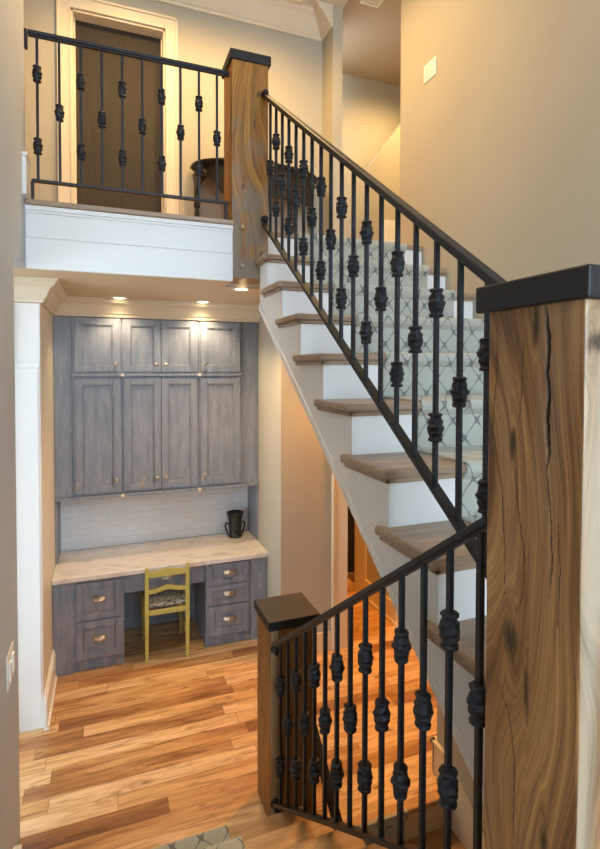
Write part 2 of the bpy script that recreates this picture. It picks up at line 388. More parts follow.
# casing of the upper door
def casing(x0, x1, z0, z1, y, w=.105, d=.022):
    m = MB()
    m.box(x0 - w, x0, y - d, y, z0, z1 + w); m.box(x1, x1 + w, y - d, y, z0, z1 + w); m.box(x0, x1, y - d, y, z1, z1 + w)
    m.box(x0 - w, x0 - w + .02, y - d - .012, y - d, z0, z1 + w); m.box(x1 + w - .02, x1 + w, y - d - .012, y - d, z0, z1 + w)
    m.box(x0 - w, x1 + w, y - d - .012, y - d, z1 + w - .02, z1 + w)
    m.box(x0 - .012, x0, y - d - .006, y - d, z0, z1); m.box(x1, x1 + .012, y - d - .006, y - d, z0, z1)
    return m
struct(casing(dx0, dx1, FZ, dz, 4.7), 'trim_4', 'cream', .002)
struct(MB().box(dx0, dx0 + .018, 4.7, 4.9, FZ, dz).box(dx1 - .018, dx1, 4.7, 4.9, FZ, dz).box(dx0, dx1, 4.7, 4.9, dz - .018, dz)
       .box(dx0 + .018, dx0 + .03, 4.78, 4.80, FZ, dz - .018).box(dx1 - .03, dx1 - .018, 4.78, 4.80, FZ, dz - .018), 'trim_5', 'cream', .001)
d1 = struct(MB().box(dx0 + .02, dx1 - .02, 4.81, 4.85, FZ + .008, dz - .02), 'dark_doorway', 'dark_door', .002)  # plain dark slab stands for the dark room behind the open doorway
for z in (3.62, 4.30, 5.02):
    MB().box(dx0 + .010, dx0 + .028, 4.792, 4.812, z, z + .09).lathe((dx0 + .026, 4.80, z - .003), [(.006, 0), (.006, .096)], 8).build('hinge', 'black', d1)
# upper baseboards
m = MB(); m.box(dx1 + .105, 2.0, 4.685, 4.7, FZ, FZ + .15); m.box(-4, dx0 - .105, 4.685, 4.7, FZ, FZ + .15); m.box(1.985, 2.0, 4.435, 4.685, FZ, FZ + .15)
m.box(2.17, 5.4, 5.165, 5.18, FZ, FZ + .13)
struct(m, 'baseboard_far', 'cream', .003)
m = MB(); m.box(WL - .15, WL + .02, 3.11, 3.255, FZ + .0, FZ + .20); m.box(WL - .155, WL + .027, 3.10, 3.262, FZ + .20, FZ + .222)
struct(m, 'baseboard_left', 'white', .004)

# small white access door under that sloping wall
d2 = struct(MB().box(2.96, 3.22, 5.145, 5.178, FZ + .01, 4.02), 'door_2', 'white', .003)
MB().box(2.99, 3.19, 5.139, 5.145, FZ + .12, 3.60).box(2.99, 3.19, 5.139, 5.145, 3.66, 3.96).build('door_panel', 'white', d2, .004)
MB().lathe((3.17, 5.115, 3.87), [(.02, 0), (.024, .012), (.012, .02), (.008, .032)], 12, axis=1).build('door_knob', 'black', d2, smooth=True)

# ------------------------------------------------------------------ main floor walls
struct(MB().box(-.45, 1.29, 4.8, 4.9, 0, SZ), 'wall_nook_back', 'wall')
struct(MB().box(1.29, 1.86, 3.84, 6, 0, SZ), 'wall_nook_right', 'wall')
struct(MB().box(-1.4, -.392, 3.65, 6, 0, SZ), 'wall_nook_left', 'cream')
# passage to the right
struct(MB().box(2.45, 2.57, 2.44, 4.78, 0, SZ).box(2.39, 2.45, 2.44, 2.56, 0, SZ), 'wall_passage', 'wall')
struct(MB().box(1.86, 4.2, 5.25, 5.35, 0, SZ), 'wall_passage_end', 'wall')
m = MB(); m.box(2.0, 2.75, 5.21, 5.25, 0.01, 2.1)
d3 = struct(m, 'door_3', 'dark_door', .003)
MB().box(2.08, 2.67, 5.20, 5.21, .2, .95).box(2.08, 2.67, 5.20, 5.21, 1.1, 2.0).build('door_panel', 'dark_door', d3, .005)
# front casing of the block and the passage wall end
m = MB(); m.box(1.73, 1.868, 3.815, 3.84, 0, 2.5); m.box(1.73, 1.75, 3.805, 3.815, 0, 2.5); m.box(1.86, 1.875, 3.84, 3.99, 0, 2.5)
m.box(2.43, 2.45, 4.56, 4.79, 0, 2.5); m.box(2.43, 2.58, 4.78, 4.80, 0, 2.5)
struct(m, 'trim_6', 'cream', .003)
m = MB(); m.box(1.305, 1.73, 3.822, 3.84, 0, .16); m.box(1.272, 1.29, 3.84, 4.14, 0, .16); m.box(1.272, 1.305, 3.822, 3.84, 0, .16)
m.box(2.43, 2.45, 2.56, 4.56, 0, .20); m.box(2.418, 2.45, 2.56, 4.56, 0, .035)
struct(m, 'baseboard_right', 'cream', .004)
# white cased pilaster left of the nook
m = MB(); m.box(-.60, -.545, 3.62, 3.65, 0, SZ - .15); m.box(-.545, -.394, 3.635, 3.65, 0, SZ - .15)
m.box(-.60, -.394, 3.612, 3.635, 2.33, 2.365); m.box(-.58, -.405, 3.628, 3.636, .05, 2.33)
struct(m, 'trim_7', 'white', .003)
m = MB(); m.box(-.392, -.372, 3.60, 4.205, 0, .19); m.box(-.372, -.358, 3.60, 4.18, 0, .03); m.box(-.392, -.378, 3.60, 4.205, .19, .215)
struct(m, 'baseboard_nook_left', 'white', .003)
# crown of the lower ceiling
m = sweep(MB(), [(-1.4, 3.65), (-.392, 3.65), (-.392, 4.474), (1.29, 4.474)], crown(2.742, SZ, .115))
struct(m, 'trim_8', 'cream', .002)
# left skirt along the lower flight
m = MB(); m.prism([(2.62, 0), (2.62, .13), (2.45, .20), (.92, 1.29), (.92, 1.0), (2.3, 0)], 0, WL, WL + .035)
struct(m, 'trim_9', 'white', .003)

# ------------------------------------------------------------------ upper flight
st = empty('staircase', (1.6, .9, LZ), 'upper staircase with oak treads and white risers climbing to the balcony floor', 'staircase')
def tread_poly(k):
    y, z = un(k); yb = y + .296 + .05; yr = y + .372
    if k == -2: return [(1.02, y), (WR - .001, y), (WR - .001, yb), (.94, yb), (.94, yr), (.907, yr), (.907, .90), (1.02, .90)]
    if k == 6: return [(.907, y), (WR - .001, y), (WR - .001, 3.37), (1.005, 3.37), (1.005, 3.232), (.907, 3.232)]
    return [(.907, y), (WR - .001, y), (WR - .001, yb), (.94, yb), (.94, yr), (.907, yr)]
for k in range(-2, 7):
    y, z = un(k)
    p = tread_poly(k)
    t = MB().prism(p, 2, z - .034, z).build('tread', 'tread', st, .011, seg=3)
    # cove under the nosing
    x0 = 1.02 if k == -2 else .922
    c = MB().box(x0, WR - .001, y + .014, y + .03, z - .052, z - .034)
    if k not in (-2,): c.box(.922, .94, y + .014, min(y + .36, 3.23), z - .052, z - .034)
    c.build('cove_moulding', 'tread', t, .005)
for k in range(-2, 8):
    y, z = un(k); zb = un(k - 1)[1] if k > -2 else LZ
    if k == 7: z = FZ
    x0 = 1.022 if k == -2 else (1.005 if k == 7 else .942)
    MB().box(x0 - .0025, WR - .001, y + .0275, y + .045, zb + .0005, z - .034).build('riser', 'white', st)
# floor-edge nosing at the top
MB().box(1.005, WR - .001, un(7)[0], 3.372, FZ - .034, FZ).build('nosing', 'tread', st, .01, seg=3)
def sb(y): return 1.191 + .7125 * (y - 1.1)
pts = [(.90, sb(.90))]
pts += [(3.232, sb(3.232))]
top = []
for k in range(-1, 7):
    y, z = un(k); zb = un(k - 1)[1] - .034
    top += [(y + .03, zb), (y + .03, z - .034)]
top = [(.90, un(-2)[1] - .034)] + top + [(3.232, un(6)[1] - .034)]
MB().prism(pts + top[::-1], 0, .94, .962).build('stringer', 'white', st)
m = MB(); m.prism([(.90, sb(.90)), (3.232, sb(3.232)), (3.232, sb(3.232) + .045), (.90, sb(.90) + .045)], 0, .931, .94)
m.build('stringer_bead', 'white', st, .004)
m = MB(); m.prism([(.72, sb(.72)), (3.48, sb(3.48)), (3.48, sb(3.48) + .03), (.72, sb(.72) + .03)], 0, 1.022, WR - .001)
m.prism([(.90, sb(.90)), (3.232, sb(3.232)), (3.232, sb(3.232) + .03), (.90, sb(.90) + .03)], 0, .962, 1.022)
m.build('underside_panel', 'cream', st)
def runner(name, prof, x0, x1, th, label, closed_side=1):
    """prof: list of (y,z) along the surface; thickness th outwards (to the left of travel * side)"""
    n = len(prof); nr = []
    for i in range(n):
        a = Vector(prof[max(i - 1, 0)]); b_ = Vector(prof[min(i + 1, n - 1)]); c0 = Vector(prof[i])
        d1_ = (c0 - a).normalized() if i > 0 else (b_ - c0).normalized(); d2_ = (b_ - c0).normalized() if i < n - 1 else d1_
        n1 = Vector((-d1_.y, d1_.x)) * closed_side; n2 = Vector((-d2_.y, d2_.x)) * closed_side
        bis = (n1 + n2).normalized(); k_ = 1 / max(.5, bis.dot(n1)); nr.append(c0 + bis * th * k_)
    s = MB(); uv = []; arc = 0; L = []
    for i in range(n):
        if i: arc += (Vector(prof[i]) - Vector(prof[i - 1])).length
        L.append(arc)
    rows = []
    for i in range(n):
        q = nr[i]; p = prof[i]
        s.v += [(x0, p[0], p[1]), (x0 + .003, q[0], q[1]), (x1 - .003, q[0], q[1]), (x1, p[0], p[1])]
        uv += [(x0, L[i]), (x0, L[i]), (x1, L[i]), (x1, L[i])]
    for i in range(n - 1):
        a, b_ = 4 * i, 4 * (i + 1)
        for k_ in range(3):
            f = (a + k_, a + k_ + 1, b_ + k_ + 1, b_ + k_); s.f.append(f if closed_side > 0 else f[::-1])
        f = (a, b_, b_ + 3, a + 3); s.f.append(f if closed_side > 0 else f[::-1])
    s.f += [(0, 3, 2, 1), (4 * n - 4, 4 * n - 3, 4 * n - 2, 4 * n - 1)]
    s.uv = uv
    return s
# runner profile hugging the steps (up)
def arc_pts(cy, cz, r, a0, a1, n=5):
    return [(cy + r * math.cos(math.radians(a0 + (a1 - a0) * i / n)), cz + r * math.sin(math.radians(a0 + (a1 - a0) * i / n))) for i in range(n + 1)]
prof = []
for k in range(-2, 8):
    y, z = un(k); zb = un(k - 1)[1] if k > -2 else LZ
    if k == 7: z = FZ
    prof += [(y + .026, zb + .003), (y + .026, z - .058)]
    prof += [(y + .012, z - .045), (y - .001, z - .030)]
    prof += [(y - .004, z - .015), (y + .0, z - .002), (y + .010, z + .002)]
    if k < 7: prof += [(y + .25, z + .002)]
prof.append((un(7)[0] + .004, FZ + .003))
r = runner('stair_runner', prof, 1.25, 2.11, .008, '', 1)
o = r.build('stair_runner', 'carpet')
tag(o, 'pale grey trellis patterned carpet runner covering the upper flight', 'stair runner', 'stair runners')

# ------------------------------------------------------------------ lower flight
sl = empty('staircase', (.2, 1.6, 0), 'lower wooden staircase dropping from the landing to the hardwood floor', 'staircase')
for j in range(1, 6):
    y, z = ln(j); yb = y - .30; yr = y - .345
    p = [(WL + .02, y), (.895, y), (.895, yr), (.862, yr), (.862, yb), (WL + .02, yb)]
    t = MB().prism(p, 2, z - .034, z).build('tread', 'tread_amber', sl, .011, seg=3)
    MB().box(WL + .02, .88, y - .03, y - .014, z - .052, z - .034).box(.862, .88, y - .33, y - .03, z - .052, z - .034).build('cove_moulding', 'tread_amber', t, .005)
for j in range(1, 7):
    y, z = ln(j); zb = ln(j - 1)[1]
    MB().box(WL + .02, .862, y - .048, y - .03, zb if j > 1 else 0, z - .036).build('riser', 'white', sl)
top = [(ln(1)[0] - .03, 0.0)]
for j in range(1, 7):
    y, z = ln(j)
    top += [(y - .03, z - .034)]
    if j < 6: top += [(ln(j + 1)[0] - .03, z - .034)]
MB().prism(top + [(.885, ln(6)[1] - .034), (.885, 0.0)], 0, .842, .862).build('stringer', 'white', sl)
prof = []
for j in range(6, 0, -1):
    y, z = ln(j); zb = ln(j - 1)[1]
    if j == 6: prof += [(y - .35, z + .002)]
    prof += [(y - .012, z + .002), (y - .0, z - .002), (y + .004, z - .015), (y + .001, z - .030), (y - .012, z - .045), (y - .026, z - .058), (y - .026, zb + .003)]
    if j > 1: prof += [(ln(j - 1)[0] - .20, zb + .002)]
r = runner('stair_runner', prof, -.345, .515, .012, '', 1)
o = r.build('stair_runner', 'carpet')
tag(o, 'trellis patterned carpet runner ending at the foot of the lower flight', 'stair runner', 'stair runners')

# ------------------------------------------------------------------ stair going further down beneath
sd = empty('staircase', (1.3, 1.6, -1.1), 'descending stair opening in the floor beneath the upper flight', 'staircase')
MB().box(.866, 1.769, 2.27, 2.34, -.03, .002).build('nosing', 'tread_amber', sd, .01, seg=3)
for k in range(1, 6):
    y = 2.30 - .26 * k; z = -.19 * k
    t = MB().box(.866, 1.769, y - .03, y + .285, z - .034, z).build('tread', 'tread_amber', sd, .01, seg=3)
for k in range(0, 6):
    y = 2.30 - .26 * k; z = -.19 * k
    MB().box(.866, 1.769, y, y + .018, z - .19, z - (.034 if k else .031)).build('riser', 'cream', sd)
prof = []
for k in range(5, -1, -1):
    y = 2.27 - .26 * k; z = -.19 * k + (.002 if k == 0 else 0); zb = z - .19
    prof += [(y + .026, zb + .003), (y + .026, z - .058), (y + .012, z - .045), (y - .001, z - .030), (y - .004, z - .015), (y, z - .002), (y + .010, z + .002)]
    if k > 0: prof += [(y + .22, z + .002)]
r = runner('stair_runner', prof, .97, 1.47, .008, '', 1)
o = r.build('stair_runner', 'carpet')
tag(o, 'trellis carpet runner on the steps going down through the floor opening', 'stair runner', 'stair runners')
struct(MB().prism([(-.6, -1.4), (2.44, -1.4), (2.44, sb(2.44) - .004), (.72, sb(.72) - .004), (-.6, sb(.72) - .004)], 0, 1.771, 1.89), 'wall_stairwell_right', 'wall')
struct(MB().box(.80, .841, -.6, 2.2, -1.4, 0).box(.80, 1.89, -.7, -.6, -1.4, .9), 'wall_stairwell_left', 'wall')
struct(MB().box(.80, 1.89, -.7, 2.3, -1.5, -1.4), 'floor_basement', 'floor')
m = MB(); m.prism([(2.46, 0), (2.46, .17), (2.33, .17), (.9, -.87), (.9, -1.25), (2.33, -.21), (2.33, 0)], 0, 1.753, 1.77)
m.prism([(2.47, .17), (2.47, .19), (2.33, .19), (.9, -.85), (.9, -.87), (2.33, .17)], 0, 1.743, 1.77)
m.box(1.753, 1.89, 2.44, 2.455, 0, .17); m.box(1.743, 1.89, 2.44, 2.468, .17, .19)
struct(m, 'baseboard_stairwell', 'cream', .003)

# ------------------------------------------------------------------ balusters and railings
def knuckle(x, y, z, parent, s=1., turn=0.):
    pr = [(.010, -.050), (.019, -.049), (.0215, -.045), (.0205, -.038), (.0165, -.035), (.0185, -.031), (.0235, -.018), (.0225, -.012), (.0262, -.003),
          (.0262, .004), (.0222, .010), (.0232, .018), (.0185, .030), (.0165, .034), (.0205, .038), (.0220, .043), (.019, .048), (.010, .049)]
    b_ = MB(); b_.lathe((x, y, z), [(r_ * s * 1.04, h * s * .92) for r_, h in pr], 12, wob=.10, phase=turn)
    return b_.build('knuckle', 'black', parent, .0015, seg=1)
def baluster(x, y, z0, z1, root, double, i, w=.0155):
    b_ = MB().box(x - w / 2, x + w / 2, y - w / 2, y + w / 2, z0, z1).build('baluster', 'black', root, .002, seg=1)
    h = z1 - z0
    for f in ((.255, .755) if double else (.5,)):
        knuckle(x, y, z1 - f * h, b_, 1., i * .7)
    return b_
def shoe(p, d, root):
    """round rosette bracket fixing a rail end; d = direction axis"""
    ax = d[0]; s = d[1]
    b_ = MB().lathe(p, [(.024, 0), (.026, .006 * s), (.019, .012 * s), (.016, .030 * s), (.019, .042 * s), (.012, .052 * s)], 14, axis=ax)
    return b_.build('bracket', 'black', root, smooth=False)
# lower railing x=.787
RX = .787; ys, ye = 2.428, .895
def lt(y): return 2.008 + (.909 - y) * .6956      # top face of the hand rail
def lb(y): return 1.205 + (.909 - y) * .7054      # top face of the bottom rail
rl = empty('stair_railing', (RX, 1.65, .4), 'black iron railing sloping down from the big post to the short dark capped newel', 'railing', 'black iron railings')
MB().bar((RX, ys, lt(ys) - .014), (RX, ye, lt(ye) - .014), .036, .018).bar((RX, ys, lt(ys) - .027), (RX, ye, lt(ye) - .027), .024, .010).build('handrail', 'black', rl, .004)
MB().bar((RX, ys, lb(ys) - .014), (RX, ye, lb(ye) - .014), .032, .016).build('bottom_rail', 'black', rl, .002)
for i in range(14):
    y = 2.345 - i * .1090
    baluster(RX, y, lb(y) - .014, lt(y) - .028, rl, i % 2 == 0, i)
shoe((RX, 2.431, lt(2.43) - .03), (1, -1), rl); shoe((RX, 2.431, lb(2.43) - .01), (1, -1), rl)
# upper railing x=.969
RX = .969; ys, ye = 3.228, .895
def ut(y): return 2.57 + (y - 1.08) * .719
def ub(y): return 1.80 + (y - 1.114) * .7015
ru = empty('stair_railing', (RX, 2.1, 2.4), 'black iron railing climbing beside the upper flight to the tall bolted newel', 'railing', 'black iron railings')
MB().bar((RX, ys, ut(ys) - .016), (RX, ye, ut(ye) - .016), .038, .022).bar((RX, ys, ut(ys) - .032), (RX, ye, ut(ye) - .032), .024, .012).build('handrail', 'black', ru, .004)
MB().bar((RX, ys, ub(ys) - .014), (RX, ye, ub(ye) - .014), .034, .018).build('bottom_rail', 'black', ru, .002)
for i in range(18):
    y = 1.125 + i * .1162
    baluster(RX, y, ub(y) - .014, ut(y) - .033, ru, i % 2 == 0, i)
shoe((RX, 3.235, ut(3.235) - .02), (1, -1), ru); shoe((RX, 3.235, ub(3.235) + .01), (1, -1), ru)
# guard railing on the balcony
GY = 3.33; gt, gb = 4.252, 3.416
rg = empty('balcony_railing', (.15, GY, FZ), 'straight black iron guard railing along the balcony edge in front of the doorway', 'railing', 'black iron railings')
MB().box(-.405, .755, GY - .021, GY + .021, gt - .020, gt).box(-.405, .755, GY - .013, GY + .013, gt - .029, gt - .020).build('handrail', 'black', rg, .004)
MB().box(-.392, .755, GY - .015, GY + .015, gb - .016, gb).build('bottom_rail', 'black', rg, .002)
for i in range(10):
    x = -.36 + i * .1155
    baluster(x, GY, gb - .01, gt - .026, rg, i % 2 == 0, i, .0145)
MB().box(-.425, -.408, GY - .02, GY + .02, gt - .10, gt - .0).build('bracket', 'black', rg, .002)
MB().box(-.398, -.382, GY - .012, GY + .012, FZ + .002, gb - .014).build('foot', 'black', rg, .002)
MB().box(.728, .744, GY - .012, GY + .012, FZ + .002, gb - .014).build('foot', 'black', rg, .002)
# grab rail of the descending stair
X = 1.062
gr = empty('grab_rail', (X, 2.1, .2), 'black sloping grab rail behind the lower balusters beside the floor opening', 'handrail')
def gz(y): return .345 + (y - 2.62) * .78 + .0
MB().bar((X, 2.74, gz(2.74)), (X, 1.2, gz(1.2)), .045, .05).build('rail', 'black', gr, .008)
for y in (1.95, 1.4):
    MB().tube([(X, y, gz(y) - .02), (X - .01, y, gz(y) - .07), (X - .055, y, gz(y) - .09), (.867, y, gz(y) - .09)], .008).build('bracket', 'black', gr, smooth=True)
MB().box(X - .015, X + .015, 2.70, 2.73, .002, gz(2.72) - .01).build('post', 'black', gr, .003)

# ------------------------------------------------------------------ timbers
def timber(name, x0, x1, y0, y1, z0, z1, mat, root, cracks, knots, seed, nu=40, nz=160, wob=.004, pale=None, grey=None):
    """four gridded faces; cracks {face:[(poly[(u,z)], width, depth)]}, knots {face:[(u,z,ru,rz)]}; u = 0..1 along the face"""
    vs, fs, flow, marks = [], [], [], []
    faces = [('L', lambda u, z: (x0, y0 + (y1 - y0) * u, z), Vector((-1, 0, 0)), y1 - y0),
             ('F', lambda u, z: (x0 + (x1 - x0) * u, y0, z), Vector((0, -1, 0)), x1 - x0),
             ('R', lambda u, z: (x1, y0 + (y1 - y0) * u, z), Vector((1, 0, 0)), y1 - y0),
             ('B', lambda u, z: (x0 + (x1 - x0) * u, y1, z), Vector((0, 1, 0)), x1 - x0)]
    def interp(poly, z):
        for (u0, a), (u1, b_) in zip(poly, poly[1:]):
            if min(a, b_) <= z <= max(a, b_):
                return u0 + (u1 - u0) * (z - a) / (b_ - a + 1e-9)
        return None
    for fi, (fn, pos, nrm, W) in enumerate(faces):
        base = len(vs); ck = cracks.get(fn, []); kn = knots.get(fn, [])
        for j in range(nz + 1):
            z = z0 + (z1 - z0) * j / nz
            for i in range(nu + 1):
                u = i / nu; p = Vector(pos(u, z)); edge = min(u, 1 - u)
                # long slow sway and grain flow round knots
                sway = .9 * mn.noise(Vector((seed + fi * 7, z * 1.5, u * .8))) + .08 * mn.noise(Vector((seed * 3 + fi, z * 4, u * 2)))
                fu = u + sway * .75; dk = 0
                for (ku, kz, ru, rz) in kn:
                    du, dz_ = (u - ku) / ru, (z - kz) / rz; r2 = du * du + dz_ * dz_ * .35
                    fu -= (1 if du > 0 else -1) * .22 * math.exp(-r2 * .35) * ru * 6 * min(1, abs(du) * 1.5)
                    rr = math.sqrt(du * du + dz_ * dz_) + .35 * mn.noise(Vector((u * 40, z * 30, seed)))
                    dk = max(dk, min(.85, max(0, 1.25 - rr)))
                depth = 0; cr = 0
                for poly, wd, dp in ck:
                    cu = interp(poly, z)
                    if cu is None: continue
                    zz = [q[1] for q in poly]; tz = (z - min(zz)) / (max(zz) - min(zz)); ww = wd * (min(1, 6 * tz) * min(1, 6 * (1 - tz)) * .8 + .2)
                    if callable(dp): pass
                    jit = .0022 * mn.noise(Vector((z * 60, seed, 0))) / W
                    d_ = abs(u - cu - jit) * W / ww
                    cr = max(cr, min(1, max(0, 1.5 - d_))); depth = max(depth, dp * max(0, 1 - d_ * .8))
                ed = min(1, edge * W / .006)
                p = p - nrm * depth * ed + nrm * wob * .35 * mn.noise(Vector((fi * 11 + seed, z * 5, u * 3))) * ed
                # rounded arris
                if edge * W < .005: 
                    c = Vector(((x0 + x1) / 2, (y0 + y1) / 2, z)); p += (c - p).normalized() * .0025 * (1 - edge * W / .005)
                p.x += wob * mn.noise(Vector((z * 2.2, seed, 1))) * .5; p.y += wob * mn.noise(Vector((z * 2.2, seed, 9))) * .5
                vs.append(p); flow.append((fu * W * 4 + fi * 3.7 + seed, z, 0))
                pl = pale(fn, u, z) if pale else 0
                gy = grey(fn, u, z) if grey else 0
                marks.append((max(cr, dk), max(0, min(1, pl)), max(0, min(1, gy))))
        for j in range(nz):
            for i in range(nu):
                a = base + j * (nu + 1) + i; f = (a, a + 1, a + nu + 2, a + nu + 1)
                fs.append(f[::-1] if fn in 'LB' else f)
    n = len(vs); vs += [Vector((x0 + .003, y0 + .003, z)) for z in (z0, z1)] + [Vector((x1 - .003, y0 + .003, z)) for z in (z0, z1)] + [Vector((x1 - .003, y1 - .003, z)) for z in (z0, z1)] + [Vector((x0 + .003, y1 - .003, z)) for z in (z0, z1)]
    fs += [(n, n + 6, n + 4, n + 2), (n + 1, n + 3, n + 5, n + 7)]
    flow += [(0, 0, 0)] * 8; marks += [(0, .3, 0)] * 8
    s = MB(); s.v = vs; s.f = fs; o = s.build(name, mat, root, smooth=True)
    for nm, data in (('flow', flow), ('marks', marks)):
        a = o.data.attributes.new(nm, 'FLOAT_VECTOR', 'POINT')
        a.data.foreach_set('vector', [c for v in data for c in v])
    return o
def cap(x0, x1, y0, y1, z0, z1, root):
    return MB().box(x0, x1, y0, y1, z0, z1).build('cap', 'blackcap', root, .004)
import colorsys
# pixel-free crack paths of the near post, measured on its left face (u: 0 near edge .. 1 far edge)
PX0, PX1, PY0, PY1 = .762, 1.015, .646, .882
CR = {'L': [([(0.3575, 2.4491), (0.3345, 2.4044), (0.3219, 2.3675), (0.3377, 2.3215), (0.3154, 2.2847), (0.3312, 2.2382), (0.3075, 2.1834), (0.3337, 2.1452)], 0.0042, 0.012), ([(0.3344, 2.1545), (0.3113, 2.109), (0.2781, 2.0554), (0.2628, 1.9825), (0.2761, 1.907)], 0.0012, 0.004), ([(0.935, 2.4581), (0.8941, 2.4114), (0.8764, 2.3385), (0.9209, 2.265), (0.9353, 2.2034), (0.8746, 2.1464), (0.8086, 2.0827), (0.762, 1.9408), (0.7684, 1.8655)], 0.0011, 0.003), ([(0.6853, 2.1679), (0.6205, 2.0588), (0.5358, 1.9597), (0.5521, 1.887), (0.6594, 1.8235)], 0.0011, 0.003), ([(0.8925, 1.7032), (0.6913, 1.6282), (0.6201, 1.545), (0.6191, 1.364)], 0.0012, 0.003), ([(0.5809, 2.4084), (0.5953, 2.3109), (0.6209, 2.2119)], 0.0008, 0.002), ([(0.2124, 2.0597), (0.1868, 1.9707), (0.2043, 1.8408)], 0.0009, 0.002)], 'F': [([(0.6, 1.2), (0.55, 1.8), (0.62, 2.3)], 0.0015, 0.004)]}
KN = {'L': [(0.4557, 2.4253, 0.035, 0.045), (0.6865, 2.184, 0.035, 0.035), (0.6796, 1.7843, 0.1, 0.038), (0.5056, 1.7061, 0.03, 0.06), (0.2987, 1.4455, 0.05, 0.03)], 'F': [(0.12, 2.38, 0.12, 0.02)]}
np_ = empty('newel_post', (.88, .76, LZ), 'massive cracked brown timber newel post with flat black cap, nearest to the viewer', 'newel post', 'timber newel posts')
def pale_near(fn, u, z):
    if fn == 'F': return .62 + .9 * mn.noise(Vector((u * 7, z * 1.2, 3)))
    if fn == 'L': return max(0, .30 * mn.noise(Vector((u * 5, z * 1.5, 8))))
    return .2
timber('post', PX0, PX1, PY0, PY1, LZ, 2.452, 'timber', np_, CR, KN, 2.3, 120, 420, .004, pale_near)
cap(.748, 1.028, .629, .909, 2.452, 2.508, np_)
# upper newel
nu_ = empty('newel_post', (.88, 3.36, 2.914), 'tall golden timber newel bolted to the balcony edge beside the upper railing', 'newel post', 'timber newel posts')
def grey_up(fn, u, z): return (3.72 - z) * 1.6 + 1.2 * mn.noise(Vector((u * 5, z * 6, 5))) if fn == 'F' else (3.4 - z) * 2
timber('post', .757, 1.0, 3.24, 3.48, 2.914, 4.292, 'timber_up', nu_, {'F': [([(.62, 3.72), (.60, 3.9), (.63, 4.2)], .0012, .003)]}, {'F': [(.72, 4.1, .05, .02), (.30, 3.5, .04, .02), (.8, 3.05, .08, .05)], 'L': []}, 5.1, 30, 120, .003, None, grey_up)
cap(.744, 1.014, 3.226, 3.494, 4.292, 4.352, nu_)
for z in (3.235, 2.992):
    MB().lathe((.822, 3.236, z), [(.017, .004), (.017, 0), (.013, -.006), (.005, -.010)], 12, axis=1).build('bolt', 'nickel', nu_)
# lower newel
nl_ = empty('newel_post', (.89, 2.56, 0), 'short timber newel post with black square cap standing on the hardwood floor', 'newel post', 'timber newel posts')
timber('post', .765, 1.015, 2.434, 2.684, 0, 1.012, 'timber_low', nl_, {'L': [([(.3, .1), (.35, .6), (.3, .95)], .001, .003)]}, {'L': [(.7, .5, .05, .02)]}, 8.4, 30, 120, .003,
       lambda fn, u, z: (.9 if fn == 'F' and u < .14 else -.05) + .3 * mn.noise(Vector((u * 5, z * 2, 1))))
cap(.750, 1.030, 2.420, 2.698, 1.012, 1.060, nl_)

# ------------------------------------------------------------------ desk nook
YB = 4.21   # face of the base units
def panel_face(mb, x0, x1, z0, z1, y, fr=.055, d=.018):
    """shaker face: frame, inner ogee and recessed field"""
    mb.box(x0, x0 + fr, y, y + d, z0, z1); mb.box(x1 - fr, x1, y, y + d, z0, z1)
    mb.box(x0 + fr, x1 - fr, y, y + d, z0, z0 + fr); mb.box(x0 + fr, x1 - fr, y, y + d, z1 - fr, z1)
    b_ = .010
    mb.box(x0 + fr, x0 + fr + b_, y + .005, y + d, z0 + fr, z1 - fr); mb.box(x1 - fr - b_, x1 - fr, y + .005, y + d, z0 + fr, z1 - fr)
    mb.box(x0 + fr + b_, x1 - fr - b_, y + .005, y + d, z0 + fr, z0 + fr + b_); mb.box(x0 + fr + b_, x1 - fr - b_, y + .005, y + d, z1 - fr - b_, z1 - fr)
    mb.box(x0 + fr + b_, x1 - fr - b_, y + .012, y + d, z0 + fr + b_, z1 - fr - b_)
    return mb
def cup_pull(x, y, z, parent):
    s = MB(); seg = 12; W, D, Hh = .045, .024, .030
    vs = []
    for a in range(5):
        t_ = a / 4 * math.pi / 2
        for k in range(seg + 1):
            u = -1 + 2 * k / seg; e = math.sqrt(max(0, 1 - u * u * .96))
            vs.append((x + u * W, y - D * e * math.sin(t_) - .001, z + Hh * (.5 - (1 - math.cos(t_)) * 1.) * (.5 + .5 * e)))
    s.add(vs, [(a * (seg + 1) + k, a * (seg + 1) + k + 1, (a + 1) * (seg + 1) + k + 1, (a + 1) * (seg + 1) + k) for a in range(4) for k in range(seg)])
    s.box(x - W - .006, x + W + .006, y - .003, y, z + Hh * .45, z + Hh * .65)
    s.lathe((x, y - .0, z + .005), [(.012, 0), (.016, -.012), (.010, -.022), (.003, -.024)], 10, axis=1)
    o = s.build('cup_pull', 'nickel', parent, smooth=True)
    md = o.modifiers.new('solid', 'SOLIDIFY'); md.thickness = .002
    return o
def knob(x, y, z, parent):
    return MB().lathe((x, y, z), [(.008, .004), (.006, 0), (.005, -.010), (.013, -.016), (.014, -.022), (.009, -.028), (.002, -.029)], 14, axis=1).build('knob', 'nickel', parent, smooth=True)
def drawer(root, x0, x1, z0, z1, y=YB, fr=.045):
    o = panel_face(MB(), x0, x1, z0, z1, y - .018, fr).build('drawer', 'cab', root, .0025, seg=1)
    cup_pull((x0 + x1) / 2, y - .018 + .008 * 0, (z0 + z1) / 2 + .008, o); return o
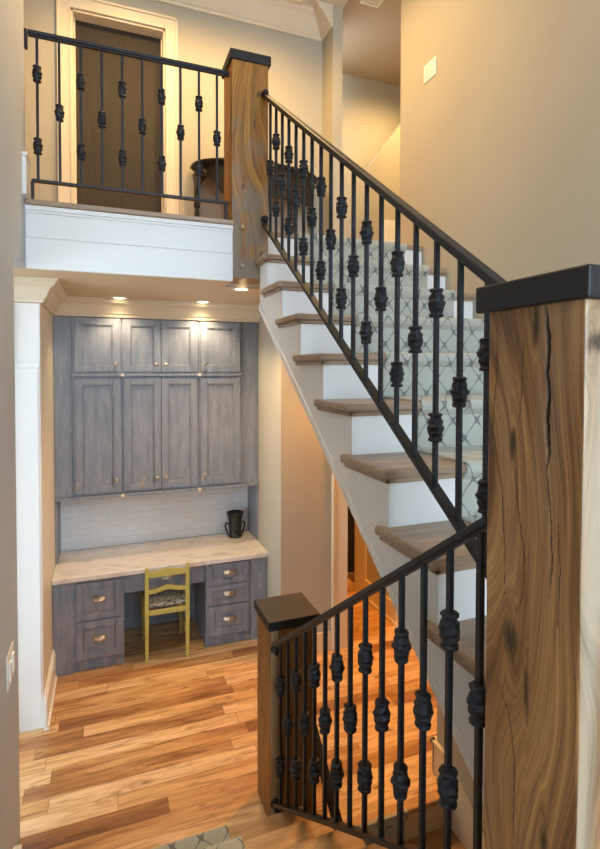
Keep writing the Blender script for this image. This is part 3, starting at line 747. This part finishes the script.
# left drawer unit
lu = empty('drawer_cabinet', (-.06, 4.5, 0), 'blue grey two drawer base cabinet left of the desk opening', 'cabinet', 'desk base cabinets')
MB().box(-.390, .118, YB, 4.795, .085, .718).box(-.390, .118, YB + .012, 4.795, .002, .085).box(-.390, -.245, YB - .006, YB, .002, .716).build('body', 'cab', lu, .002)
drawer(lu, -.226, .101, .401, .690); drawer(lu, -.226, .101, .10, .386)
# right drawer unit
rd = empty('drawer_cabinet', (.98, 4.5, 0), 'grey three drawer base cabinet right of the desk opening', 'cabinet', 'desk base cabinets')
MB().box(.758, 1.285, YB, 4.795, .085, .718).box(.758, 1.285, YB + .012, 4.795, .002, .085).box(1.14, 1.285, YB - .006, YB, .002, .716).build('body', 'cab', rd, .002)
drawer(rd, .777, 1.124, .529, .700, YB, .035); drawer(rd, .777, 1.124, .358, .512, YB, .035); drawer(rd, .777, 1.124, .098, .341, YB, .05)
# middle apron with pencil drawer and back panel
ap = empty('desk_apron', (.44, 4.5, .55), 'shallow desk apron with single pencil drawer behind the chair back', 'desk')
MB().box(.119, .757, YB + .03, YB + .05, .548, .718).box(.119, .757, YB + .05, 4.77, .548, .56).build('body', 'cab', ap, .002)
drawer(ap, .275, .625, .566, .704, YB + .03, .03)
MB().box(.119, .757, 4.775, 4.795, .003, .548).box(.119, .757, 4.765, 4.775, .003, .12).box(.119, .757, 4.768, 4.775, .30, .32).build('back_panel', 'cab', ap, .002)
# worktop and splash
ct = MB().box(-.390, 1.288, 4.155, 4.797, .72, .76).build('worktop', 'marble', None, .006); tag(ct, 'pale veined stone worktop running over the desk cabinets', 'countertop')
bs = MB().box(-.390, 1.288, 4.790, 4.799, .762, 1.30).build('backsplash', 'tile'); tag(bs, 'white subway tile backsplash between worktop and wall cabinets', 'backsplash')
# wall cabinets
YU = 4.474
def wall_unit(name, x0, x1, doors, label, knobs):
    r_ = empty(name, ((x0 + x1) / 2, 4.64, 1.27), label, 'cabinet', 'grey wall cabinets')
    s = MB().box(x0, x1, YU, 4.789, 1.292, 2.74)
    s.box(x0, x1, YU - .026, YU, 2.262, 2.284); s.box(x0, x1, YU - .030, 4.789, 1.268, 1.292)
    s.build('body', 'cab', r_, .002)
    for a, b_, side in doors:
        for z0, z1 in ((1.31, 2.249), (2.298, 2.733)):
            d = panel_face(MB(), a, b_, z0, z1, YU - .020).build('door', 'cab', r_, .0025, seg=1)
            kx = b_ - .035 if side > 0 else a + .035
            knob(kx, YU - .020, z0 + .10 if z0 < 2 else z0 + .065, d)
    return r_
u1 = wall_unit('wall_cabinet', -.256, .118, [(-.237, .106, 1)], 'left tall grey wall cabinet with one door over another beside the white pilaster', None)
u2 = wall_unit('wall_cabinet', .120, .748, [(.133, .430, 1), (.434, .732, -1)], 'middle grey wall cabinet with two pairs of doors', None)
u3 = wall_unit('wall_cabinet', .750, 1.125, [(.764, 1.112, -1)], 'right tall grey wall cabinet nearest the tan side wall', None)
for u, x in ((u1, .111), (u2, .741)):
    MB().box(x - .004, x + .022, YU - .040, YU - .026, 2.262, 2.284).box(x - .004, x + .022, YU - .044, YU - .030, 1.268, 1.292).build('corner_block', 'cream', u, .003)
for x0, x1, lab in ((-.390, -.258, 'narrow grey end panel left of the wall cabinets'), (1.127, 1.286, 'narrow grey end panel right of the wall cabinets')):
    p = empty('end_panel', ((x0 + x1) / 2, 4.6, 1.27), lab, 'panel', 'cabinet end panels')
    MB().box(x0, x1, YU + .01, YU + .03, 1.292, 2.74).build('face', 'cab', p, .002)
    MB().box(x0, x1, YU - .015, 4.788, 1.268, 1.291).build('ledge', 'cab', p, .002)
    a = (x0, x0 + .016) if x0 < 0 else (x1 - .016, x1)
    MB().box(a[0], a[1], YU + .01, 4.788, .763, 1.267).build('side', 'cab', p, .001)

# mug
mg = empty('tankard', (1.115, 4.66, .76), 'dark pewter two handled tankard on the worktop corner', 'vase')
k = .245
MB().lathe((1.115, 4.66, .7605), [(.058, 0), (.066, .006), (.064, .018), (.056, .03), (.057, .06), (.061, .10), (.062, .118), (.060, .124), (.061, .150), (.067, .185), (.078, .222), (.080, .228),
      (.076, .229), (.064, .19), (.056, .12), (.05, .02), (.02, .016)], 28, wob=.004).build('body', 'pewter', mg, smooth=True)
for s in (-1, 1):
    pts = [(1.115 + s * (.058 + q[0]), 4.66, .7605 + q[1]) for q in ((0, .125), (.022, .132), (.034, .120), (.034, .095), (.024, .065), (.014, .045), (.016, .030), (.012, .022))]
    MB().tube(pts, [.007, .0085, .008, .008, .0075, .007, .007, .005], 8).build('handle', 'pewter', mg, smooth=True)

# ------------------------------------------------------------------ chair (pushed in, back towards the viewer)
cx0, cx1, cy = .283, .598, 4.135
ch = empty('chair', ((cx0 + cx1) / 2, 4.33, 0), 'mustard yellow painted wooden chair with floral seat pushed under the desk', 'chair')
for x in (cx0, cx1):
    s = MB(); pr = [(.0, .020, .0), (.42, .022, -.0), (.46, .020, 0), (.80, .017, -.028)]
    pts = []
    for (z, w_, dy) in [(0.002, .013, .03), (.20, .016, .012), (.40, .019, 0), (.46, .019, -.002), (.62, .017, -.012), (.765, .015, -.026), (.778, .010, -.028)]:
        pts.append((z, w_, dy))
    vs = []
    for z, w_, dy in pts:
        for a, b_ in ((-1, -1), (1, -1), (1, 1), (-1, 1)): vs.append((x + a * w_ * .85, cy + dy * .6 - .0 + b_ * w_, z))
    fs = [(0, 3, 2, 1)] + [(4 * i + k_, 4 * i + (k_ + 1) % 4, 4 * i + 4 + (k_ + 1) % 4, 4 * i + 4 + k_) for i in range(len(pts) - 1) for k_ in range(4)] + [tuple(4 * (len(pts) - 1) + i for i in range(4))]
    s.add(vs, fs).build('leg', 'yellow', ch, .003)
for x in (cx0 + .0, cx1 - .0):
    MB().lathe((x, 4.53, .002), [(.011, 0), (.013, .05), (.018, .25), (.021, .36), (.019, .40)], 12).build('leg', 'yellow', ch, smooth=True)
def slat(z0, z1, a0, a1, y):
    """curved slat: top edge rises by a1 in the middle, lower edge by a0"""
    n = 16; top = []; bot = []
    for i in range(n + 1):
        u = i / n; x = cx0 + .012 + (cx1 - cx0 - .024) * u; w_ = math.sin(math.pi * u)
        sc = w_ ** 1.6 - .35 * math.sin(2 * math.pi * u) ** 2 * .8
        top.append((x, z1 + a1 * sc)); bot.append((x, z0 + a0 * sc))
    return MB().prism(bot + top[::-1], 1, y - .009, y + .009)
slat(.692, .735, .0, .020, cy - .014).build('top_rail', 'yellow', ch, .003)
slat(.560, .592, .024, .026, cy - .008).build('middle_rail', 'yellow', ch, .003)
MB().box(cx0 + .01, cx1 - .01, cy - .008, cy + .012, .385, .425).box(cx0 - .008, cx0 + .010, cy + .01, 4.53, .375, .425).box(cx1 - .010, cx1 + .008, cy + .01, 4.53, .375, .425).box(cx0, cx1, 4.52, 4.54, .375, .425).build('seat_rail', 'yellow', ch, .003)
MB().box(cx0 - .004, cx1 + .004, cy + .02, 4.55, .427, .468).build('seat_cushion', 'floral', ch, .018, seg=4)
for x in (cx0, cx1): MB().box(x - .008, x + .008, cy + .01, 4.53, .17, .19).build('stretcher', 'yellow', ch, .002)

# ------------------------------------------------------------------ console on the balcony (bow fronted)
cn = empty('console_table', (1.31, 4.55, FZ), 'dark carved bow fronted console table against the upper hall wall', 'table')
tcx, hw, dp, tz = 1.31, .60, .36, FZ + .865
def halfell(hw, dp, yb, n=28): return [(tcx + hw * math.cos(math.pi * i / n), yb - dp * math.sin(math.pi * i / n) ** .75) for i in range(n + 1)]
MB().prism(halfell(hw, dp, 4.67), 2, tz - .022, tz).prism(halfell(hw - .015, dp - .015, 4.67), 2, tz - .036, tz - .022).build('top', 'blackwood', cn, .004)
# apron with scalloped lower edge
s = MB(); o1 = halfell(hw - .035, dp - .03, 4.67, 56); o2 = halfell(hw - .06, dp - .055, 4.67, 56)
n = len(o1); vs = []
for i in range(n):
    u = i / (n - 1); ph = (u * 3) % 1; low = .25 - (.14 * max(0, math.sin(math.pi * (u - .74) / .22)) ** .6 if .74 < u < .96 else 0) - (.14 * max(0, math.sin(math.pi * (u - .04) / .12)) ** .6 if .04 < u < .16 else 0)
    for q in (o1[i], o2[i]): vs += [(q[0], q[1], tz - .036), (q[0], q[1], tz - .036 - low)]
for i in range(n - 1):
    a = 4 * i; b_ = a + 4
    s.f += [(a, b_, b_ + 1, a + 1)[::-1], (a + 2, a + 3, b_ + 3, b_ + 2)[::-1], (a + 1, b_ + 1, b_ + 3, a + 3)[::-1], (a, a + 2, b_ + 2, b_)[::-1]]
s.v = vs; s.build('apron', 'blackwood', cn)
for i in (9, 28, 47):
    q = o1[i]; MB().lathe((q[0], q[1] - .002, tz - .11), [(.034, .004), (.034, -.004), (.026, -.010), (.020, -.006), (.008, -.014)], 14, axis=1).build('carved_rosette', 'blackwood', cn)
for i in (2, 19, 37, 54):
    q = ((o1[i][0] + o2[i][0]) / 2, (o1[i][1] + o2[i][1]) / 2)
    MB().lathe((q[0], q[1], FZ + .002), [(.014, 0), (.024, .02), (.022, .04), (.012, .05), (.014, .10), (.019, .30), (.022, .44), (.014, .47), (.026, .49), (.028, .52), (.018, .545), (.024, .56), (.024, .60)], 14).build('leg', 'blackwood', cn, smooth=True)
m = MB(); m.prism(halfell(hw - .07, dp - .06, 4.66), 2, FZ + .10, FZ + .12); m.build('shelf', 'blackwood', cn, .003)

# ------------------------------------------------------------------ switches, vent, lamps
sw = empty('light_switch', (WR, 3.28, 4.545), 'white double switch plate high on the right stair wall', 'switch', 'wall switches')
MB().box(WR - .007, WR, 3.20, 3.355, 4.478, 4.612).build('plate', 'plastic', sw, .003)
for y in (3.237, 3.318): MB().box(WR - .012, WR - .007, y - .017, y + .017, 4.512, 4.578).build('rocker', 'plastic', sw, .002)
sw = empty('light_switch', (WL, 2.57, 1.0), 'white switch plate seen edge on, low on the near left wall', 'switch', 'wall switches')
MB().box(WL, WL + .006, 2.49, 2.645, .925, 1.075).build('plate', 'plastic', sw, .003)
for y in (2.53, 2.605): MB().box(WL + .006, WL + .014, y - .016, y + .016, .955, 1.04).build('rocker', 'plastic', sw, .002)
vt = empty('ceiling_vent', (2.28, 4.22, CZ - .01), 'white slatted air vent in the upper hall ceiling', 'vent')
MB().box(2.21, 2.40, 4.16, 4.18, CZ - .018, CZ - .006).box(2.21, 2.40, 4.30, 4.32, CZ - .018, CZ - .006).box(2.21, 2.23, 4.18, 4.30, CZ - .018, CZ - .006).box(2.38, 2.40, 4.18, 4.30, CZ - .018, CZ - .006).build('frame', 'cream', vt, .002)
for i in range(5): MB().box(2.23, 2.38, 4.19 + i * .022, 4.20 + i * .022, CZ - .014, CZ - .007).build('slat', 'cream', vt)
at = empty('attic_hatch', (1.5, 4.4, CZ), 'pale framed hatch panel set in the ceiling above the balcony', 'hatch')
MB().box(1.17, 1.70, 4.16, 4.50, CZ - .012, CZ - .001).build('panel', 'white', at, .002)
MB().box(1.14, 1.17, 4.13, 4.53, CZ - .022, CZ - .001).box(1.70, 1.73, 4.13, 4.53, CZ - .022, CZ - .001).box(1.17, 1.70, 4.13, 4.16, CZ - .022, CZ - .001).box(1.17, 1.70, 4.50, 4.53, CZ - .022, CZ - .001).build('frame', 'cream', at, .002)
def lamp(x, y, z, power, label, r=.045, col=(1., .74, .45), angle=2.2, blend=.7, group='recessed ceiling downlights', lit=True, size=.05):
    e = empty('downlight', (x, y, z), label, 'light', group)
    MB().lathe((x, y, z), [(r + .022, -.001), (r + .022, -.006), (r + .012, -.009), (r, -.007), (r, -.001)], 24, cap=False).build('trim_ring', 'white', e, smooth=True)
    MB().lathe((x, y, z), [(r, -.0015), (r * .6, -.0045), (.002, -.005)], 24, cap=False).build('lens', 'lens', e)
    L = bpy.data.lights.new('downlight', 'SPOT'); L.energy = power; L.color = col; L.spot_size = angle; L.spot_blend = blend; L.shadow_soft_size = size
    l = bpy.data.objects.new('downlight_lamp', L); C.objects.link(l); l.parent = e; l.location = (0, 0, -.03)
    return e
lamp(.10, 4.31, SZ, 20, 'round recessed downlight over the left wall cabinet')
lamp(.76, 4.31, SZ, 34, 'round recessed downlight over the right wall cabinet')
lamp(.89, 3.52, SZ, 85, 'round recessed downlight beside the foot of the bolted newel', col=(1., .64, .33))
# out of frame, lighting the passage and the upper hall
lamp(2.15, 4.6, SZ, 130, 'recessed downlight in the passage ceiling behind the stairs', col=(1., .38, .055), angle=1.9)
lamp(2.1, 3.62, SZ, 185, 'recessed downlight in the low ceiling behind the stringer', col=(1., .38, .055), angle=1.9)
lamp(.2, 3.7, CZ, 150, 'recessed downlight in the ceiling above the balcony door', angle=2.9, col=(1., .62, .24))
lamp(1.15, 3.6, CZ, 175, 'recessed downlight in the ceiling above the console table', angle=2.9, col=(1., .62, .24))
lamp(1.95, 2.6, CZ, 20, 'recessed downlight in the ceiling near the right stair wall')
lamp(3.0, 4.5, CZ - .005, 150, 'recessed downlight in the side hall ceiling', angle=2.9, col=(1., .62, .24))

# ------------------------------------------------------------------ world, camera, view
wd = bpy.data.worlds.new('daylight'); bpy.context.scene.world = wd; wd.use_nodes = True
bg = wd.node_tree.nodes['Background']; bg.inputs[0].default_value = (.68, .84, 1., 1); bg.inputs[1].default_value = 9.5
R = [[0.9355633402444088, -0.35315078969864727, 0.0023991927697709927], [0.3530914920434603, 0.9352303129328411, -0.025897104433953773], [0.006901785076899978, 0.025075516081666402, 0.999661734716294]]
cam = bpy.data.cameras.new('camera'); co = bpy.data.objects.new('camera', cam); C.objects.link(co)
r_, f_, u_ = [Vector(v) for v in R]
co.matrix_world = Matrix(((r_.x, u_.x, -f_.x, 0), (r_.y, u_.y, -f_.y, 0), (r_.z, u_.z, -f_.z, H), (0, 0, 0, 1)))
cam.sensor_fit = 'HORIZONTAL'; cam.sensor_width = 36; cam.lens = 36 * 512.8712 / 600; cam.shift_y = -(424.5 - 381.4) / 600
cam.clip_start = .05
sc = bpy.context.scene; sc.camera = co
sc.view_settings.view_transform = 'Standard'; sc.view_settings.look = 'None'; sc.view_settings.exposure = 0.; sc.view_settings.gamma = 1
sc.cycles.use_denoising = True; sc.cycles.max_bounces = 10; sc.cycles.diffuse_bounces = 6
